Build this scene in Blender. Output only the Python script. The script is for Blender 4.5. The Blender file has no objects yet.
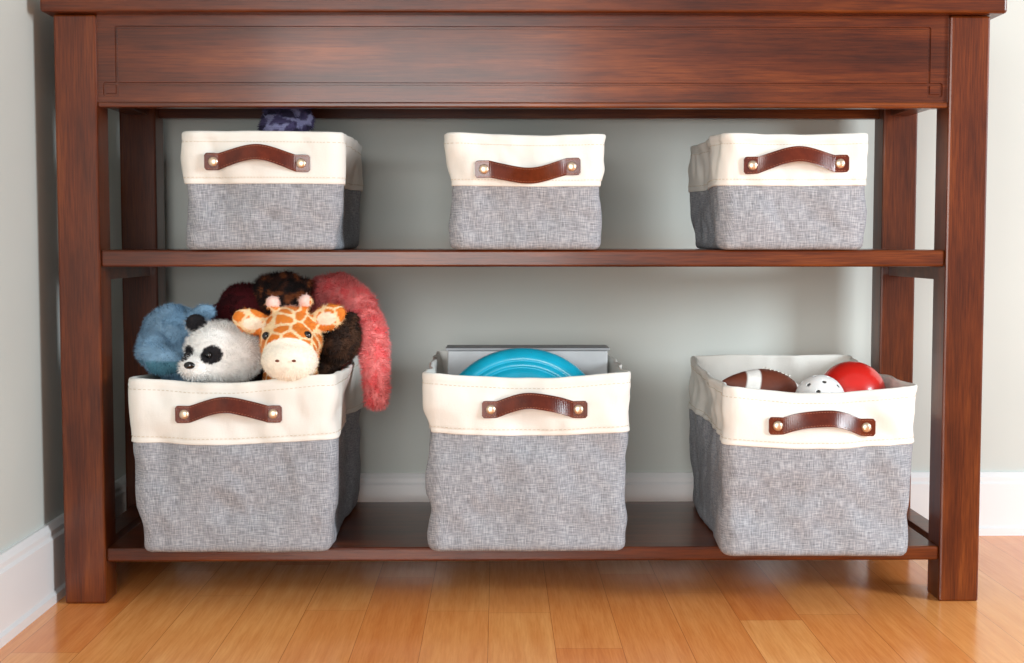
import bpy, bmesh, math, random
from mathutils import Vector, noise, Matrix
random.seed(7)
scene = bpy.context.scene
scene.view_settings.view_transform = 'Standard'
COL = scene.collection

def s2l(c):
    return tuple(((v/255)/12.92 if v/255 <= .04045 else ((v/255+.055)/1.055)**2.4) for v in c)
def rgba(c): return (*s2l(c), 1)

# ------------------------------------------------------------------ materials
class NT:
    def __init__(s, name):
        s.m = bpy.data.materials.new(name); s.m.use_nodes = True
        s.t = s.m.node_tree; s.b = s.t.nodes['Principled BSDF']
    def n(s, typ, **kw):
        nd = s.t.nodes.new(typ)
        for k, v in kw.items():
            if k.startswith('i_'):
                key = k[2:]
                key = int(key) if key.isdigit() else key.replace('_', ' ')
                nd.inputs[key].default_value = v
            else: setattr(nd, k, v)
        return nd
    def l(s, a, b): s.t.links.new(a, b)
    def ramp(s, fac, stops):
        r = s.n('ShaderNodeValToRGB'); el = r.color_ramp.elements
        while len(el) < len(stops): el.new(.5)
        for e, (p, c) in zip(el, stops): e.position = p; e.color = rgba(c)
        s.l(fac, r.inputs[0]); return r.outputs[0]
    def mapped(s, out, sc, rot=(0, 0, 0)):
        mp = s.n('ShaderNodeMapping'); mp.inputs['Scale'].default_value = sc; mp.inputs['Rotation'].default_value = rot
        s.l(out, mp.inputs[0]); return mp.outputs[0]
    def noise(s, vec, scale=5, detail=4, rough=.5):
        nd = s.n('ShaderNodeTexNoise'); nd.inputs['Scale'].default_value = scale
        nd.inputs['Detail'].default_value = detail; nd.inputs['Roughness'].default_value = rough
        s.l(vec, nd.inputs['Vector']); return nd.outputs['Fac']
    def bump(s, h, strength=.3, dist=.001):
        b = s.n('ShaderNodeBump'); b.inputs['Strength'].default_value = strength
        b.inputs['Distance'].default_value = dist
        s.l(h, b.inputs['Height']); s.l(b.outputs[0], s.b.inputs['Normal'])
    def mix(s, a, b, fac, mode='MIX'):
        m = s.n('ShaderNodeMix', data_type='RGBA', blend_type=mode)
        if isinstance(fac, (int, float)): m.inputs[0].default_value = fac
        else: s.l(fac, m.inputs[0])
        for i, v in ((6, a), (7, b)):
            if isinstance(v, tuple): m.inputs[i].default_value = v
            else: s.l(v, m.inputs[i])
        return m.outputs[2]

def wood(name, axis):
    w = NT(name); tc = w.n('ShaderNodeTexCoord').outputs['Object']
    sc = {'x': (1.9, 18, 18), 'z': (18, 18, 1.9)}[axis]
    sc2 = {'x': (16, 460, 460), 'z': (460, 460, 16)}[axis]
    n1 = w.noise(w.mapped(tc, sc), 1.6, 5, .58)
    n2 = w.noise(w.mapped(tc, sc2), 1.2, 3, .6)
    n3 = w.noise(w.mapped(tc, {'x': (4, 8, 8), 'z': (8, 8, 4)}[axis]), 1.6, 4, .55)
    c1 = w.ramp(n1, [(.28, (80, 34, 10)), (.5, (108, 49, 15)), (.72, (142, 74, 28))])
    c2 = w.ramp(n2, [(.32, (178, 156, 138)), (.6, (255, 255, 255))])
    c3 = w.ramp(n3, [(.3, (196, 178, 162)), (.7, (255, 255, 255))])
    c = w.mix(w.mix(c1, c2, .85, 'MULTIPLY'), c3, .9, 'MULTIPLY')
    w.l(c, w.b.inputs['Base Color'])
    w.b.inputs['Roughness'].default_value = .33
    w.b.inputs['Specular IOR Level'].default_value = .32
    w.b.inputs['Coat Weight'].default_value = .2
    w.b.inputs['Coat Roughness'].default_value = .13
    w.bump(n2, .1, .0004)
    return w.m
WOODX = wood('cherry_wood_horizontal', 'x'); WOODZ = wood('cherry_wood_vertical', 'z')

def paint(name, c, rough=.6, bs=.05):
    w = NT(name); tc = w.n('ShaderNodeTexCoord').outputs['Object']
    n = w.noise(tc, 3, 3, .5)
    d = tuple(v*.97 for v in c)
    w.l(w.ramp(n, [(.3, d), (.7, c)]), w.b.inputs['Base Color'])
    w.b.inputs['Roughness'].default_value = rough
    w.bump(w.noise(tc, 400, 2, .5), bs, .0005)
    return w.m
WALL = paint('wall_paint', (206, 211, 205)); TRIM = paint('trim_paint', (238, 239, 239), .35)

def floor_mat():
    w = NT('maple_planks'); tc = w.n('ShaderNodeTexCoord').outputs['Object']
    sep = w.n('ShaderNodeSeparateXYZ'); w.l(tc, sep.inputs[0])
    def M(op, a, b=None):
        m = w.n('ShaderNodeMath', operation=op)
        for i, v in enumerate((a, b)):
            if v is None: continue
            if isinstance(v, (int, float)): m.inputs[i].default_value = v
            else: w.l(v, m.inputs[i])
        return m.outputs[0]
    row = M('FLOOR', M('DIVIDE', M('ADD', sep.outputs[0], 10.012), .083))
    wn = w.n('ShaderNodeTexWhiteNoise', noise_dimensions='1D'); w.l(row, wn.inputs['W'])
    ys = M('ADD', M('ADD', sep.outputs[1], 20), M('MULTIPLY', wn.outputs[0], 3.0))
    cmb = w.n('ShaderNodeCombineXYZ'); w.l(ys, cmb.inputs[0]); w.l(M('ADD', sep.outputs[0], 10.012), cmb.inputs[1])
    br = w.n('ShaderNodeTexBrick', offset=0.0, squash=1.0)
    w.l(cmb.outputs[0], br.inputs['Vector'])
    br.inputs['Scale'].default_value = 1; br.inputs['Brick Width'].default_value = .62
    br.inputs['Row Height'].default_value = .083; br.inputs['Mortar Size'].default_value = .0005
    br.inputs['Mortar Smooth'].default_value = .6
    br.inputs['Color1'].default_value = rgba((255, 182, 108)); br.inputs['Color2'].default_value = rgba((240, 150, 78))
    br.inputs['Mortar'].default_value = rgba((190, 110, 56))
    n1 = w.noise(w.mapped(cmb.outputs[0], (2.5, 38, 1)), 1.8, 5, .6)
    n2 = w.noise(w.mapped(cmb.outputs[0], (12, 240, 1)), 1.5, 3, .6)
    c = w.mix(br.outputs['Color'], w.ramp(n1, [(.3, (236, 214, 192)), (.65, (255, 255, 255))]), .85, 'MULTIPLY')
    c = w.mix(c, w.ramp(n2, [(.3, (240, 226, 214)), (.6, (255, 255, 255))]), .7, 'MULTIPLY')
    w.l(c, w.b.inputs['Base Color'])
    w.b.inputs['Roughness'].default_value = .2
    return w.m
FLOOR = floor_mat()

def burlap():
    w = NT('grey_burlap'); uv = w.n('ShaderNodeTexCoord').outputs['UV']
    a = w.noise(w.mapped(uv, (70, 860, 1)), 1, 2, .5)
    b = w.noise(w.mapped(uv, (860, 70, 1)), 1, 2, .5)
    big = w.noise(uv, 24, 4, .6)
    st = [(.32, (106, 109, 116)), (.5, (149, 152, 158)), (.68, (196, 199, 204))]
    c = w.mix(w.ramp(a, st), w.ramp(b, st), .5)
    c = w.mix(c, w.ramp(big, [(.3, (244, 244, 244)), (.7, (255, 255, 255))]), .8, 'MULTIPLY')
    w.l(c, w.b.inputs['Base Color']); w.b.inputs['Roughness'].default_value = .9
    m = w.n('ShaderNodeMath', operation='ADD'); w.l(a, m.inputs[0]); w.l(b, m.inputs[1])
    w.bump(m.outputs[0], .25, .0007)
    return w.m
BURLAP = burlap()
def canvas():
    w = NT('cream_canvas'); uv = w.n('ShaderNodeTexCoord').outputs['UV']
    a = w.noise(w.mapped(uv, (150, 800, 1)), 1, 2, .5); b = w.noise(w.mapped(uv, (800, 150, 1)), 1, 2, .5)
    m = w.n('ShaderNodeMath', operation='ADD'); w.l(a, m.inputs[0]); w.l(b, m.inputs[1])
    big = w.noise(uv, 14, 3, .5)
    w.l(w.ramp(big, [(.3, (228, 226, 217)), (.7, (236, 234, 227))]), w.b.inputs['Base Color'])
    w.b.inputs['Roughness'].default_value = .85; w.bump(m.outputs[0], .25, .0007)
    return w.m
CANVAS = canvas()
def leather():
    w = NT('brown_leather'); tc = w.n('ShaderNodeTexCoord').outputs['Object']
    n = w.noise(tc, 40, 4, .6)
    w.l(w.ramp(n, [(.3, (74, 24, 10)), (.7, (106, 41, 20))]), w.b.inputs['Base Color'])
    w.b.inputs['Roughness'].default_value = .22; w.bump(w.noise(tc, 700, 3, .6), .15, .0003)
    return w.m
LEATHER = leather()
def simple(name, c, rough=.5, metal=0, bscale=200, bs=.1, var=.92, coat=0):
    w = NT(name); tc = w.n('ShaderNodeTexCoord').outputs['Object']
    n = w.noise(tc, 25, 3, .5)
    w.l(w.ramp(n, [(.3, tuple(v*var for v in c)), (.7, c)]), w.b.inputs['Base Color'])
    w.b.inputs['Roughness'].default_value = rough; w.b.inputs['Metallic'].default_value = metal
    w.b.inputs['Coat Weight'].default_value = coat
    if bs: w.bump(w.noise(tc, bscale, 2, .5), bs, .0005)
    return w.m
RIVET = simple('brass_rivet', (236, 212, 184), .32, .85, bs=0)
EYE = simple('glossy_black_plastic', (14, 12, 12), .12, bs=0, coat=.5)
STITCH = simple('tan_thread', (150, 90, 62), .8)
STITCHW = simple('cream_thread', (214, 202, 180), .8)
def plushmat(name, rough=.95, bs=.3):
    w = NT(name); at = w.n('ShaderNodeAttribute', attribute_name='Col')
    tc = w.n('ShaderNodeTexCoord').outputs['Object']; n = w.noise(tc, 120, 3, .6)
    c = w.mix(at.outputs['Color'], w.ramp(n, [(.3, (236, 236, 236)), (.65, (255, 255, 255))]), .8, 'MULTIPLY')
    w.l(c, w.b.inputs['Base Color']); w.b.inputs['Roughness'].default_value = rough
    w.bump(n, bs, .0010)
    return w.m
PLUSH = plushmat('plush_fur')

# ------------------------------------------------------------------ helpers
def link(o, parent=None, **props):
    COL.objects.link(o)
    if parent: o.parent = parent
    for k, v in props.items(): o[k] = v
    return o
def mobj(name, bm, mat, parent=None, smooth=False, **props):
    me = bpy.data.meshes.new(name); bm.normal_update(); bm.to_mesh(me); bm.free()
    if smooth:
        for p in me.polygons: p.use_smooth = True
    for m in (mat if isinstance(mat, (list, tuple)) else [mat]): me.materials.append(m)
    return link(bpy.data.objects.new(name, me), parent, **props)
def empty(name, loc, **props):
    o = bpy.data.objects.new(name, None); o.location = loc; o.empty_display_size = .05
    return link(o, None, **props)
def add_box(bm, x0, x1, y0, y1, z0, z1, bev=0, seg=2):
    r = bmesh.ops.create_cube(bm, size=1)
    for v in r['verts']:
        v.co = Vector(((x0+x1)/2+v.co.x*(x1-x0), (y0+y1)/2+v.co.y*(y1-y0), (z0+z1)/2+v.co.z*(z1-z0)))
    if bev:
        es = list({e for v in r['verts'] for e in v.link_edges})
        bmesh.ops.bevel(bm, geom=es, offset=bev, segments=seg, profile=.5, affect='EDGES')
def boxobj(name, dims, mat, parent=None, bev=.002, **props):
    x0, x1, y0, y1, z0, z1 = dims
    cx, cy = (x0+x1)/2, (y0+y1)/2
    bm = bmesh.new(); add_box(bm, x0-cx, x1-cx, y0-cy, y1-cy, 0, z1-z0, bev)
    o = mobj(name, bm, mat, parent, **props); o.location = (cx, cy, z0); return o

# ------------------------------------------------------------------ room
boxobj('floor', (-.63, 3.2, -4.2, .45, -.03, 0), FLOOR, bev=0, kind='structure')
boxobj('wall_back', (-.73, 3.2, .45, .55, 0, 2.5), WALL, bev=0, kind='structure')
boxobj('wall_left', (-.73, -.63, -2.0, .45, 0, 2.5), WALL, bev=0, kind='structure')
def baseboard(name, a, b, inward):
    prof = [(0, 0), (.018, 0), (.018, .012), (.014, .016), (.014, .088), (.011, .092), (.011, .099), (.006, .107), (0, .107)]
    bm = bmesh.new(); rings = []
    for p in (a, b):
        rings.append([bm.verts.new(Vector(p)+Vector(inward)*d+Vector((0, 0, z))) for d, z in prof])
    n = len(prof)
    for i in range(n): bm.faces.new((rings[0][i], rings[0][(i+1) % n], rings[1][(i+1) % n], rings[1][i]))
    bm.faces.new(rings[0]); bm.faces.new(rings[1][::-1]); bmesh.ops.recalc_face_normals(bm, faces=bm.faces)
    mobj(name, bm, TRIM, kind='structure')
baseboard('baseboard_back', (-.612, .45, 0), (3.2, .45, 0), (0, -1, 0))
baseboard('baseboard_left', (-.63, -2.0, 0), (-.63, .45, 0), (1, 0, 0))

# ------------------------------------------------------------------ table
TCX = .036
table = empty('console_table', (TCX, .19, 0), label='dark cherry wood console table with two open shelves against wall', category='table')
def T(x0, x1, y0, y1, z0, z1): return (x0-TCX, x1-TCX, y0-.19, y1-.19, z0, z1)
XL0, XL1, XR0, XR1 = -.598, -.541, .614, .669
for (a, b) in ((XL0, XL1), (XR0, XR1)):
    for (c, d) in ((0, .055), (.32, .375)):
        boxobj('leg', T(a, b, c, d, 0, .8055), WOODZ, table, .003)
bm = bmesh.new()
add_box(bm, XL0-.012-TCX, XR1+.016-TCX, -.018-.19, .40-.19, .806, .844, .004, 3)
mobj('tabletop', bm, WOODX, table)
def grooved(name, x0, x1, z0, z1, rects, y, depth, thick, parent):
    e = .0006
    X = {x0, x1}; Z = {z0, z1}
    for a, b, c, d in rects:
        for v in (a-e, a, b, b+e): X.add(round(v, 6))
        for v in (c-e, c, d, d+e): Z.add(round(v, 6))
    X = sorted(X); Z = sorted(Z)
    bm = bmesh.new()
    def ing(x, z): return any(a-1e-5 <= x <= b+1e-5 and c-1e-5 <= z <= d+1e-5 for a, b, c, d in rects)
    V = [[bm.verts.new((x, y+(depth if ing(x, z) else 0), z)) for x in X] for z in Z]
    for j in range(len(Z)-1):
        for i in range(len(X)-1): bm.faces.new((V[j][i], V[j][i+1], V[j+1][i+1], V[j+1][i]))
    add_box(bm, x0, x1, y+depth+.001, y+thick, z0, z1)
    return mobj(name, bm, WOODX, parent)
g = .0013; gx0, gx1 = -.515-TCX, .588-TCX; gx0o, gx1o = gx0-.017, gx1+.017
zb_, zt_, zbo = .7135, .789, .6985
R_ = [(gx0-g, gx0+g, zbo, zt_), (gx1-g, gx1+g, zbo, zt_), (gx0o, gx1o, zb_-g, zb_+g), (gx0, gx1, zt_-g, zt_+g),
      (gx0o-g, gx0o+g, zbo, zb_), (gx1o-g, gx1o+g, zbo, zb_), (gx0o, gx0, zbo-g, zbo+g), (gx1, gx1o, zbo-g, zbo+g)]
grooved('apron', XL1-TCX, XR0-TCX, .689, .806, R_, .006-.19, .0018, .022, table)
boxobj('apron_bead', T(XL1, XR0, .003, .024, .6815, .689), WOODX, table, .002)
boxobj('back_rail', T(XL1, XR0, .345, .365, .697, .8055), WOODX, table, .001)
for (a, b) in ((XL0+.012, XL1-.012), (XR0+.012, XR1-.012)):
    boxobj('side_rail', T(a, b, .055, .32, .70, .8055), WOODX, table, .001)
    boxobj('side_rail', T(a, b, .055, .32, .446, .488), WOODX, table, .001)
    boxobj('side_rail', T(a, b, .055, .32, .04, .077), WOODX, table, .001)
boxobj('shelf', T(XL1, XR0, .004, .345, .4655, .4886), WOODX, table, .003)
boxobj('shelf', T(XL1, XR0, .004, .345, .0575, .077), WOODX, table, .003)

# ------------------------------------------------------------------ baskets
def make_basket(cx, yf, z0, w, d, h, band, rot, seed, hx, hz, hdir, taper=.04, sag=.004, label='', group='', front_c=-.004, side_c=.012, wr=1.15, ang=(0, 0), rise=0, back=0, bow=.0125):
    root = empty('storage_basket', (cx, yf, z0+.0005), label=label, category='basket', group=group)
    root.rotation_euler = (0, 0, math.radians(rot))
    NS, NC = 40, 5; r0 = .018
    def ring(z, off):
        zf = max(0, min(1, z/h))
        k = 1-taper*(1-zf)
        hw = w/2*k+off; hd = d/2*(1-taper*.8*(1-zf))+off; r = max(.004, r0+off)
        pts = []
        cs = [((hw-r), -(hd-r), -90), ((hw-r), (hd-r), 0), (-(hw-r), (hd-r), 90), (-(hw-r), -(hd-r), 180)]
        seq = []
        sides = [((-(hw-r), -hd), ((hw-r), -hd), (0, -1)), ((hw, -(hd-r)), (hw, hd-r), (1, 0)), ((hw-r, hd), (-(hw-r), hd), (0, 1)), ((-hw, hd-r), (-hw, -(hd-r)), (-1, 0))]
        for si in range(4):
            (a, b, n) = sides[si]
            for i in range(NS):
                t = i/NS; seq.append((a[0]+(b[0]-a[0])*t, a[1]+(b[1]-a[1])*t, n[0], n[1], math.sin(math.pi*t), si))
            c = cs[si]
            for i in range(NC):
                an = math.radians(c[2]+90*i/NC); seq.append((c[0]+r*math.cos(an), c[1]+r*math.sin(an), math.cos(an), math.sin(an), 0, si))
        vz = math.sin(math.pi*min(1, zf*1.0))**.8 if zf > 0 else 0
        per = 0; last = None
        for (x, y, nx, ny, s, si) in seq:
            if last: per += math.hypot(x-last[0], y-last[1])
            last = (x, y)
            p = Vector((x*1.0+seed*3.1, y+seed*1.7, z))
            q = Vector((x*1.6+z*.5+seed, y*1.6-z*.4, z*.7))
            dn = wr*(noise.noise(p*11)*.009+noise.noise(p*27)*.0044+(abs(noise.noise(q*17))-.2)*.005+noise.noise(q*55)*.0013)*(.35+.65*min(1, zf*4))
            if zf > .93: dn *= .8
            if dn > .004: dn = .004+(dn-.004)*.2
            if si in (1, 3): dn -= .003*max(0, math.sin(z*60+y*22+seed))*vz*s
            c_ = side_c if si in (1, 3) else front_c
            dn -= c_*s*vz
            zz = z
            if zf > .3: zz -= sag*(zf-.3)/.7*s*{0: 1, 2: .1, 1: .6, 3: .6}[si]+(noise.noise(Vector((x*9+seed, y*9, 5)))*.004+noise.noise(Vector((x*30+seed, y*30, 8)))*.0014)*(zf-.3)
            if rise: zz += rise*(x/(w/2))*zf
            if back: zz += back*(y/(d/2))*zf
            pts.append(((x+nx*dn, y+ny*dn+d/2, max(zz, 0)), per))
        return pts
    def shell(rings, cap0, cap1):
        bm = bmesh.new(); uvl = bm.loops.layers.uv.new('UVMap'); R = []; U = []
        vacc = 0; prev = None
        for (z, off) in rings:
            if prev: vacc += math.hypot(z-prev[0], off-prev[1])
            prev = (z, off)
            q = ring(z, off); R.append([bm.verts.new(c) for c, _ in q]); U.append(([u for _, u in q], vacc))
        n = len(R[0])
        for j in range(len(R)-1):
            for i in range(n):
                k = (i+1) % n
                f = bm.faces.new((R[j][i], R[j][k], R[j+1][k], R[j+1][i])); f.smooth = True
                ul = U[j][0][i]; ur = U[j][0][k] if k else U[j][0][i]+.004
                for lp, uvv in zip(f.loops, ((ul, U[j][1]), (ur, U[j][1]), (ur, U[j+1][1]), (ul, U[j+1][1]))): lp[uvl].uv = uvv
        for cap, rr in ((cap0, R[0]), (cap1, R[-1])):
            if cap:
                f = bm.faces.new(rr if cap > 0 else rr[::-1])
                for lp in f.loops: lp[uvl].uv = (lp.vert.co.x, lp.vert.co.y)
        return bm
    zb = h-band
    rg = [(0, -.008), (.0015, -.004), (.005, -.001), (.01, 0)]+[(.01+(zb+.008-.01)*i/26, 0) for i in range(1, 27)]
    mobj('fabric_body', shell(rg, -1, 0), BURLAP, root, label='grey woven burlap lower body')
    rg = [(zb, -.0005), (zb, .0015), (zb+.0012, .0021), (zb+.005, .0021), (zb+.0062, .0016), (zb+.0075, .0021)]
    rg += [(zb+.0075+(band-.0075-.016)*i/12, .0021) for i in range(1, 13)]
    rg += [(h-.012, .0016), (h-.010, .0023), (h-.003, .0024), (h-.001, .0016), (h, 0), (h, -.001), (h-.001, -.0026), (h-.004, -.0034)]
    rg += [(h-.004-(h-.012)*i/12, -.0038) for i in range(1, 13)]
    bandobj = mobj('canvas_band', shell(rg, 0, 1), CANVAS, root, label='cream canvas folded band and lining')
    for zz in (zb+.0085, h-.0145):
        bm = bmesh.new()
        q = [Vector(c) for c, _ in ring(zz, .0024)]
        for i in range(len(q)):
            a, b = q[i], q[(i+1) % len(q)]
            Ls = (b-a).length
            if Ls < .002: continue
            nn = max(1, round(Ls/.0052))
            for k in range(nn):
                m0 = a.lerp(b, (k+.15)/nn); m1 = a.lerp(b, (k+.75)/nn); dirn = (m1-m0); out = Vector((dirn.y, -dirn.x, 0)).normalized()
                up = Vector((0, 0, .0004)); o_ = out*.0003
                vs = [bm.verts.new(v) for v in (m0-up, m1-up, m1-up+o_, m0-up+o_, m0+up, m1+up, m1+up+o_, m0+up+o_)]
                for ids in ((3, 2, 6, 7), (0, 1, 2, 3), (7, 6, 5, 4), (0, 3, 7, 4), (1, 5, 6, 2)): bm.faces.new([vs[t] for t in ids])
        mobj('stitching', bm, STITCHW, bandobj)
    def yfrontmost(x):
        best = 9
        for dz_ in (-.02, -.012, -.006, 0, .006, .012):
            for c, _ in ring(hz+dz_, .0021)[:NS+1]:
                if abs(c[0]-x) < .015: best = min(best, c[1])
        return best
    ya, yb = yfrontmost(hx-.060), yfrontmost(hx+.060)
    L, RV, HW, TH = .142, .0590, .0117, .0013
    bm = bmesh.new(); N = 60; rows = []
    a0, a1 = ang
    def path(x):
        b = max(0, 1-(x/(RV-.007))**2)**1.15 if abs(x) < RV-.007 else 0
        base = ya+(yb-ya)*(x+RV)/(2*RV)
        wob = .0012*math.sin(x*70+seed)*b
        return base-.0010-.011*b, hdir*bow*b+a0*x+wob
    def hwid(x): return HW*(1-.10*max(0, 1-(x/RV)**2))
    for i in range(N+1):
        x = -L/2+L*i/N
        e = (L/2-abs(x))/.004
        hw = hwid(x)*(1 if e >= 1 else .72+.28*math.sqrt(max(0, 1-(1-e)**2)))
        yc, dz = path(x)
        b = max(0, 1-(x/(RV-.007))**2) if abs(x) < RV-.007 else 0
        row = []
        for (s, q) in ((-1, -.9), (-1, .8), (-.95, 1), (.95, 1), (1, .8), (1, -.9), (.96, -1), (-.96, -1)):
            tilt = .004*b*s*hdir
            row.append(bm.verts.new((hx+x, yc-q*TH/2+tilt, hz+dz+s*hw)))
        rows.append(row)
    for i in range(N):
        for k in range(8):
            f = bm.faces.new((rows[i][k], rows[i+1][k], rows[i+1][(k+1) % 8], rows[i][(k+1) % 8]))
    bm.faces.new(rows[0]); bm.faces.new(rows[-1][::-1]); bmesh.ops.recalc_face_normals(bm, faces=bm.faces)
    hd = mobj('handle', bm, LEATHER, root, label='reddish brown leather strap handle')
    for sgn in (-1, 1):
        bm = bmesh.new()
        for i in range(36):
            x = -.065+.130*i/35; yc, dz = path(x)
            b = max(0, 1-(x/(RV-.007))**2) if abs(x) < RV-.007 else 0
            hw = hwid(x)-.0022
            zc = hz+dz+sgn*hw; y_ = yc-TH*.5+.004*b*sgn*hdir*.82
            add_box(bm, hx+x-.0012, hx+x+.0012, y_-.0003, y_+.0003, zc-.0003, zc+.0003)
        mobj('stitching', bm, STITCH, hd)
    for sgn in (-1, 1):
        bm = bmesh.new(); prof = [(.0, .0028), (.0030, .0026), (.0050, .0020), (.0062, .0010), (.0067, 0), (.0067, -.001)]
        R = []
        for (r, y) in prof[1:]:
            R.append([bm.verts.new((r*math.cos(2*math.pi*k/24), -y, r*math.sin(2*math.pi*k/24))) for k in range(24)])
        c = bm.verts.new((0, -prof[0][1], 0))
        for k in range(24):
            bm.faces.new((c, R[0][k], R[0][(k+1) % 24])).smooth = True
            for j in range(len(R)-1): bm.faces.new((R[j][k], R[j+1][k], R[j+1][(k+1) % 24], R[j][(k+1) % 24])).smooth = True
        bmesh.ops.recalc_face_normals(bm, faces=bm.faces)
        yc, dz = path(sgn*RV)
        o = mobj('rivet', bm, RIVET, hd, label='round brass rivet'); o.location = (hx+sgn*RV, yc-TH/2, hz+dz)
    return root
GU, GL = 'small fabric baskets on the middle shelf', 'large fabric baskets on the bottom shelf'
S1, S0 = .4886, .077
make_basket(-.3195, -.012, S1, .215, .30, .160, .071, 0, 1.3, -.003, .117, 1, taper=.03, sag=.001, group=GU, label='small grey and cream fabric basket holding a dark purple plush', ang=(-.02, 0))
make_basket(.038, -.012, S1, .212, .30, .157, .071, -.6, 4.1, .003, .110, -1, taper=.03, sag=.003, group=GU, label='small grey and cream fabric basket with drooping leather handle', ang=(.03, 0), bow=.010)
make_basket(.403, -.012, S1, .206, .29, .158, .071, 0, 7.7, .001, .115, 1, taper=.04, sag=.002, group=GU, label='small grey and cream fabric basket with arched leather handle', ang=(.02, 0), side_c=.008)
make_basket(-.356, -.040, S0, .275, .375, .242, .088, 0, 2.2, -.004, .192, 1, taper=.055, sag=.007, group=GL, label='large grey and cream fabric basket full of plush animals', side_c=.010, rise=.003)
make_basket(.041, -.032, S0, .274, .375, .246, .082, 0, 9.4, .009, .197, 1, taper=.015, sag=.007, group=GL, label='large grey and cream fabric basket holding a turquoise flying disc')
make_basket(.429, -.068, S0, .256, .40, .236, .080, -1.2, 5.6, .001, .178, 1, taper=.02, sag=.009, group=GL, label='large grey and cream fabric basket holding balls', ang=(-.02, 0), side_c=.008, back=.005)

# ------------------------------------------------------------------ plush toys
def sph(c, r, rot=None): return (Vector(c), Vector(r if isinstance(r, (tuple, list)) else (r, r, r)), rot)
def chain(pts, n=8):
    out = []
    for (a, ra), (b, rb) in zip(pts[:-1], pts[1:]):
        a, b = Vector(a), Vector(b)
        for i in range(n+1):
            t = i/n; out.append(sph(a.lerp(b, t), ra+(rb-ra)*t))
    return out
def plush(name, blobs, colfn, voxel=.0028, smooth=4, fur=0, furlen=.004, furw=.0009, lump=0, lumps=30, mat=None, **props):
    bm = bmesh.new()
    for (c, r, rot) in blobs:
        m = Matrix.Translation(c)
        if rot: m = m @ Matrix.Rotation(math.radians(rot[2]), 4, 'Z') @ Matrix.Rotation(math.radians(rot[1]), 4, 'Y') @ Matrix.Rotation(math.radians(rot[0]), 4, 'X')
        m = m @ Matrix.Diagonal((*r, 1))
        bmesh.ops.create_icosphere(bm, subdivisions=3, radius=1, matrix=m)
    me = bpy.data.meshes.new('tmp'); bm.to_mesh(me); bm.free()
    o = bpy.data.objects.new('tmp', me); COL.objects.link(o)
    md = o.modifiers.new('r', 'REMESH'); md.mode = 'VOXEL'; md.voxel_size = voxel
    sm = o.modifiers.new('s', 'SMOOTH'); sm.factor = .5; sm.iterations = smooth
    dg = bpy.context.evaluated_depsgraph_get()
    me2 = bpy.data.meshes.new_from_object(o.evaluated_get(dg))
    bpy.data.objects.remove(o)
    bm = bmesh.new(); bm.from_mesh(me2); bpy.data.meshes.remove(me2); bm.normal_update()
    if lump:
        for v in bm.verts: v.co += v.normal*noise.noise(v.co*lumps)*lump
        bm.normal_update()
    faces = list(bm.faces)
    if fur:
        ar = [f.calc_area() for f in faces]
        for f in random.choices(faces, ar, k=fur):
            vs = f.verts; wts = [random.random() for _ in vs]; sw = sum(wts)
            p = Vector()
            for v, q in zip(vs, wts): p += v.co*(q/sw)
            if p.z < FURMIN[0]: continue
            n = f.normal; flow = noise.noise_vector(p*28)
            dirv = (n*.75+flow*.9+Vector((random.gauss(0, .22), random.gauss(0, .22), random.gauss(-.35, .22)))).normalized()
            if dirv.dot(n) < .15: dirv = (dirv+n*.4).normalized()
            t = dirv.cross(n+Vector((random.gauss(0, .3), random.gauss(0, .3), random.gauss(0, .3))))
            if t.length < 1e-4: continue
            t = t.normalized()*furw; L = furlen*random.uniform(.5, 1.2)
            bm.faces.new((bm.verts.new(p-t-n*.0005), bm.verts.new(p+t-n*.0005), bm.verts.new(p+dirv*L)))
    zmin = min(v.co.z for v in bm.verts)
    cx = sum(v.co.x for v in bm.verts)/len(bm.verts); cy = sum(v.co.y for v in bm.verts)/len(bm.verts)
    cols = [colfn(v.co.copy()) for v in bm.verts]
    org = Vector((cx, cy, zmin))
    for v in bm.verts: v.co -= org
    for f in bm.faces: f.smooth = True
    ob = mobj(name, bm, mat or PLUSH, None, **props); ob.location = org
    ca = ob.data.color_attributes.new('Col', 'FLOAT_COLOR', 'POINT')
    for i, c in enumerate(cols): ca.data[i].color = rgba(c)
    return ob
FURMIN = [.27]
def ball_part(name, parent, c, r, mat=EYE, rot=(0, 0, 0), **props):
    bm = bmesh.new(); bmesh.ops.create_uvsphere(bm, u_segments=20, v_segments=14, radius=1, matrix=Matrix.Diagonal((*(r if isinstance(r, tuple) else (r, r, r)), 1)))
    o = mobj(name, bm, mat, parent, smooth=True, **props)
    o.location = Vector(c)-parent.location; o.rotation_euler = [math.radians(a) for a in rot]; return o
def near(p, c, r): return sum(((a-b)/q)**2 for a, b, q in zip(p, c, r)) < 1
FL = S0+.008

def gir_col(p):
    if near(p, (-.2795, -.052, .338), (.044, .042, .034)) and p.y < -.01: return (255, 248, 232)
    if p.z > .412 and abs(p.x+.285) < .03: return (252, 216, 204)
    for c in ((-.331, -.014, .388), (-.235, -.014, .395)):
        if near(p, c, (.017, .010, .011)): return (255, 236, 212)
    dist = noise.voronoi(Vector((p.x, p.y*.9, p.z))*42+Vector((3.3, .4, 1.2)))[0]
    return (230, 134, 46) if dist[1]-dist[0] > .11 else (252, 226, 180)
blobs = [sph((-.283, .004, .366), (.042, .042, .046)), sph((-.2795, -.034, .341), (.038, .034, .029)), sph((-.281, -.02, .355), (.038, .035, .036)),
         sph((-.292, .06, .30), (.038, .04, .07)), sph((-.294, .075, .17), (.045, .055, .085)),
         sph((-.335, .0, .391), (.028, .010, .017), (0, 18, 10)), sph((-.233, .0, .396), (.028, .010, .017), (0, -22, -10))]
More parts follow.
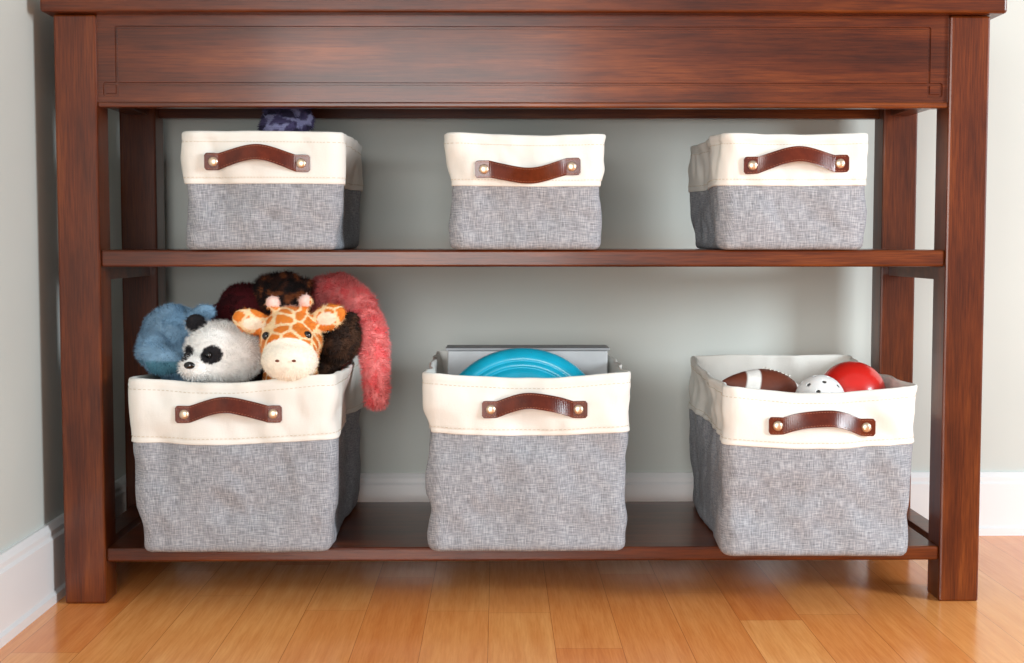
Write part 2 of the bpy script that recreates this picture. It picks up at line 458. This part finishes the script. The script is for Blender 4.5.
blobs += chain([((-.300, .0, .400), .0065), ((-.306, -.002, .416), .006)], 5)+[sph((-.3065, -.003, .417), .0095)]
blobs += chain([((-.268, .0, .400), .0065), ((-.262, -.002, .418), .006)], 5)+[sph((-.2615, -.003, .419), .0095)]
g_ = plush('plush_giraffe', blobs, gir_col, voxel=.0022, smooth=3, fur=36000, furlen=.0042, furw=.0003,
          label='orange and cream spotted plush giraffe peeking over the basket rim', category='stuffed animal')
ball_part('eye', g_, (-.3105, -.034, .3735), .0058); ball_part('eye', g_, (-.2555, -.034, .3745), .0058)
THREAD = simple('brown_thread', (120, 70, 50), .8)
for dx in (-.011, .011): ball_part('nostril', g_, (-.2795+dx, -.0705, .343), (.0028, .0014, .0018), THREAD)

def pan_col(p):
    for c, r in (((-.4245, -.004, .347), (.0105, .03, .0120)), ((-.388, -.018, .347), (.0145, .03, .0125))):
        if near(p, c, r): return (34, 32, 36)
    if near(p, (-.420, .035, .390), (.018, .03, .016)) or near(p, (-.340, .036, .386), (.020, .022, .018)): return (34, 32, 36)
    if p.z < .295: return (26, 24, 26)
    return (255, 255, 252)
blobs = [sph((-.386, .03, .347), (.047, .044, .041)), sph((-.366, .03, .343), (.038, .040, .038)), sph((-.409, -.012, .330), (.023, .022, .017)), sph((-.386, .005, .326), (.034, .024, .018)), sph((-.392, .06, .2), (.042, .05, .11)),
         sph((-.420, .036, .387), (.014, .010, .013)), sph((-.342, .036, .385), (.015, .010, .014))]
p_ = plush('plush_panda', blobs, pan_col, fur=28000, furlen=.0068, furw=.0004, label='black and white plush panda resting beside the giraffe', category='stuffed animal')
ball_part('eye', p_, (-.4225, -.0095, .3455), .0043); ball_part('eye', p_, (-.3915, -.0165, .3465), .0046)
ball_part('nose', p_, (-.414, -.0350, .334), (.0075, .004, .005))

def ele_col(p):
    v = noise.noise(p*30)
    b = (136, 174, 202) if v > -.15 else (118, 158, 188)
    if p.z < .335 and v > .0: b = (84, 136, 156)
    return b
blobs = [sph((-.468, .105, .366), (.044, .045, .044)), sph((-.442, .10, .20), (.036, .05, .115)), sph((-.452, .075, .325), (.030, .04, .03)),
         sph((-.432, .088, .376), (.020, .014, .032), (0, 20, 20)), sph((-.418, .085, .398), (.018, .008, .012), (0, -20, 0))]
blobs += chain([((-.486, .085, .358), .025), ((-.484, .05, .346), .021), ((-.470, .03, .335), .019), ((-.450, .022, .334), .016)], 6)
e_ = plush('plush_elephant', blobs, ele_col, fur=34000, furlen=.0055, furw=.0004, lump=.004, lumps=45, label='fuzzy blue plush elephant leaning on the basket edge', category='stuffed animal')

def leo_col(p):
    v = noise.noise(p*70)
    return (140, 78, 42) if v > .24 else ((60, 34, 26) if v > -.1 else (28, 18, 18))
blobs = [sph((-.322, .19, .418), (.038, .034, .034)), sph((-.326, .2, .30), (.040, .045, .10)), sph((-.350, .19, .434), (.013, .010, .012)), sph((-.294, .19, .432), (.013, .010, .012)), sph((-.310, .185, .445), (.016, .014, .010)), sph((-.325, .16, .412), (.022, .016, .018))]
l_ = plush('plush_leopard', blobs, leo_col, fur=28000, furlen=.007, furw=.0005, lump=.005, lumps=50, label='dark brown plush leopard with rusty spots', category='stuffed animal')

blobs = [sph((-.388, .26, .396), (.046, .04, .040)), sph((-.395, .26, .24), (.050, .055, .12)), sph((-.43, .25, .380), (.02, .02, .028))]
plush('plush_bear', blobs, lambda p: (96, 20, 28) if noise.noise(p*60) > 0 else (72, 12, 20), fur=20000, furlen=.006, furw=.0006, lump=.004, label='dark red shaggy plush bear at the back of the basket', category='stuffed animal')
blobs = [sph((-.234, .125, .360), (.034, .038, .038)), sph((-.272, .17, .20), (.022, .05, .11)), sph((-.256, .14, .31), (.022, .03, .05)), sph((-.214, .12, .388), (.012, .009, .012)), sph((-.236, .09, .352), (.017, .014, .014))]
b_ = plush('plush_dog', blobs, lambda p: (80, 52, 34) if noise.noise(p*70) > 0 else (50, 32, 22), fur=25000, furlen=.006, furw=.0005, lump=.003, label='dark brown curly plush dog tucked against the rim', category='stuffed animal')
ball_part('eye', b_, (-.243, .087, .371), .0038)
pts = [((-.30, .31, .18), .020), ((-.30, .305, .36), .021), ((-.278, .28, .420), .023), ((-.243, .23, .426), .025), ((-.210, .19, .402), .026), ((-.189, .165, .365), .023), ((-.181, .16, .32), .019), ((-.179, .155, .270), .016)]
FURMIN[0] = .2
plush('plush_snake', chain(pts, 10), lambda p: (255, 150, 148) if noise.noise(p*80) > -.15 else (255, 122, 124), fur=36000, furlen=.0080, furw=.0005, lump=.005, lumps=65, label='fluffy coral pink plush snake hanging over the rim', category='stuffed animal')
FURMIN[0] = .6
blobs = [sph((-.32, .15, .57), (.055, .06, .065)), sph((-.312, .14, .665), (.033, .03, .028)), sph((-.331, .14, .697), (.010, .008, .015)), sph((-.312, .14, .701), (.010, .008, .015)), sph((-.292, .14, .695), (.011, .008, .017), (0, 25, 0)), sph((-.279, .14, .676), (.012, .012, .015))]
plush('plush_octopus', blobs, lambda p: (84, 76, 116) if noise.noise(p*90) > .1 else ((160, 160, 200) if noise.noise(p*50) > .05 else (56, 50, 80)), fur=16000, furlen=.005, furw=.0006, lump=.005, lumps=60, label='dark purple shaggy plush toy poking out of the basket', category='stuffed animal')

# ------------------------------------------------------------------ basket contents
bx = empty('game_box', (.046, .24, FL), label='flat grey cardboard game box standing upright in the basket', category='box')
GREY = simple('grey_card', (200, 203, 205), .6); GREYD = simple('mid_grey_card', (160, 163, 165), .6)
bm = bmesh.new(); add_box(bm, -.122, .122, -.03, .03, 0, .249, .002); mobj('box_body', bm, GREY, bx)
bm = bmesh.new(); add_box(bm, -.125, .125, -.033, .033, .2495, .2535, .001); mobj('box_lid', bm, GREYD, bx, label='darker grey lid edge')
def lathe(prof, seg=64, closed=True):
    bm = bmesh.new(); R = []
    for r, z in prof:
        if r < 1e-6: R.append([bm.verts.new((0, 0, z))])
        else: R.append([bm.verts.new((r*math.cos(2*math.pi*k/seg), r*math.sin(2*math.pi*k/seg), z)) for k in range(seg)])
    for a, b in zip(R[:-1], R[1:]):
        for k in range(seg):
            q = (k+1) % seg
            if len(a) == 1: bm.faces.new((a[0], b[k], b[q]))
            elif len(b) == 1: bm.faces.new((a[k], b[0], a[q]))
            else: bm.faces.new((a[k], b[k], b[q], a[q]))
    for f in bm.faces: f.smooth = True
    bmesh.ops.recalc_face_normals(bm, faces=bm.faces); return bm
prof = [(0, .022), (.05, .0222), (.085, .0222), (.0925, .0215), (.0935, .0198), (.0955, .0198), (.0965, .0212), (.103, .0208), (.104, .0192), (.106, .0190), (.107, .0202), (.113, .0190), (.119, .016), (.1255, .010), (.1285, .003), (.1285, 0), (.126, -.001), (.124, .002), (.121, .009), (.115, .0135), (.10, .0165), (.05, .0185), (0, .0185)]
fr = mobj('flying_disc', lathe(prof, 96), simple('turquoise_plastic', (26, 184, 218), .3, bs=0, coat=.3), label='turquoise plastic flying disc leaning in the basket', category='toy')
fr.location = (.0365, .128, .2185); fr.rotation_euler = (math.radians(73), 0, 0)

bm = bmesh.new()
NX, NY = 30, 36
def H(u, v): return .130+.012*noise.noise(Vector((u*4, v*5, 2)))+.012*(1-abs(2*u-1)**4)*(1-abs(2*v-1)**4)
top = [[bm.verts.new((-.100+.200*i/NX, .0+.31*j/NY, H(i/NX, j/NY))) for i in range(NX+1)] for j in range(NY+1)]
for j in range(NY):
    for i in range(NX): bm.faces.new((top[j][i], top[j][i+1], top[j+1][i+1], top[j+1][i]))
edge = [top[0][i] for i in range(NX)]+[top[j][NX] for j in range(NY)]+[top[NY][i] for i in range(NX, 0, -1)]+[top[j][0] for j in range(NY, 0, -1)]
lo = [bm.verts.new((v.co.x*.98, v.co.y, 0)) for v in edge]
for k in range(len(edge)):
    q = (k+1) % len(edge); bm.faces.new((edge[k], lo[k], lo[q], edge[q]))
bm.faces.new(lo); bmesh.ops.recalc_face_normals(bm, faces=bm.faces)
for f in bm.faces: f.smooth = True
bl = mobj('folded_blanket', bm, simple('tan_fleece', (170, 130, 100), .95, bs=.4), label='brown fleece blanket folded under the balls', category='blanket')
bl.location = (.432, -.02, FL)
RED = simple('red_rubber', (220, 40, 32), .3, bs=0, coat=.3)
rb = mobj('red_ball', lathe([(.048*math.sin(math.pi*i/32), .048-.048*math.cos(math.pi*i/32)) for i in range(33)], 48), RED, label='glossy red rubber ball resting in the basket', category='ball')
rb.location = (.502, .055, .235)
bm = bmesh.new(); R = .0345
bmesh.ops.create_icosphere(bm, subdivisions=6, radius=R)
ico = bmesh.new(); bmesh.ops.create_icosphere(ico, subdivisions=2, radius=1); dirs = [v.co.normalized() for v in ico.verts]; ico.free()
ha = math.radians(5.2)
kill = [f for f in bm.faces if any(f.calc_center_median().normalized().angle(d) < ha for d in dirs)]
bmesh.ops.delete(bm, geom=kill, context='FACES')
for v in bm.verts:
    if v.is_boundary:
        d = min(dirs, key=lambda d: v.co.angle(d)); ax = d.cross(v.co).normalized()
        v.co = (Matrix.Rotation(ha, 3, ax) @ d)*R
for f in bm.faces: f.smooth = True
wp = simple('white_plastic', (250, 250, 248), .4, bs=0)
wb = mobj('perforated_ball', bm, wp, label='white plastic perforated ball beside the red ball', category='ball')
md = wb.modifiers.new('s', 'SOLIDIFY'); md.thickness = .0016; md.offset = -1
wb.location = (.443, -.004, .283); wb.rotation_euler = (.3, .2, .5)
def ftb():
    seg = 48; n = 60; L = .073; Rr = .037
    prof = []
    for i in range(n+1):
        t = -1+2*i/n; prof.append((Rr*max(0, math.cos(math.pi/2*t))**.85 if 0 < i < n else 0, t*L))
    bm = lathe(prof, seg)
    cols = [(252, 250, 244) if .40 < abs(v.co.z/L) < .62 else (112, 56, 38) for v in bm.verts]
    o = mobj('football', bm, plushmat('football_leather', .5), label='small brown leather football with white stripes', category='ball')
    ca = o.data.color_attributes.new('Col', 'FLOAT_COLOR', 'POINT')
    for i, c in enumerate(cols): ca.data[i].color = rgba(c)
    return o
f_ = ftb(); f_.location = (.384, .054, .282); f_.rotation_euler = (math.radians(0), math.radians(-72), math.radians(10))
bm = bmesh.new()
for i in range(7): add_box(bm, .0355, .0375, -.006, .006, -.019+.006*i, -.0175+.006*i)
add_box(bm, .0355, .0372, -.0008, .0008, -.022, .022)
mobj('lace', bm, simple('white_lace', (236, 232, 222), .7), f_, label='white laces')

# ------------------------------------------------------------------ lights & camera
def area(name, loc, tgt, sx, sy, power, col):
    l = bpy.data.lights.new(name, 'AREA'); l.shape = 'RECTANGLE'; l.size = sx; l.size_y = sy; l.energy = power; l.color = col
    o = bpy.data.objects.new(name, l); COL.objects.link(o); o.location = loc
    o.rotation_euler = (Vector(tgt)-Vector(loc)).to_track_quat('-Z', 'Y').to_euler()
    return o
area('window_light', (2.5, -1.5, .95), (-.5, -.2, .4), .7, .9, 70, (.86, .94, 1))
area('room_light', (-.8, -3.3, .75), (0.0, 0, .40), 2.2, 1.1, 98, (1, .99, .975))
w = bpy.data.worlds.new('World'); scene.world = w; w.use_nodes = True
w.node_tree.nodes['Background'].inputs[0].default_value = (.98, .985, 1, 1); w.node_tree.nodes['Background'].inputs[1].default_value = .38

cam = bpy.data.cameras.new('Camera'); co = bpy.data.objects.new('Camera', cam); COL.objects.link(co)
co.location = (0, -1.9, .5); co.rotation_euler = (math.radians(90-3.7), 0, math.radians(-.6))
cam.sensor_fit = 'HORIZONTAL'; cam.sensor_width = 36; cam.lens = 1390/1024*36; cam.clip_start = .05
scene.camera = co
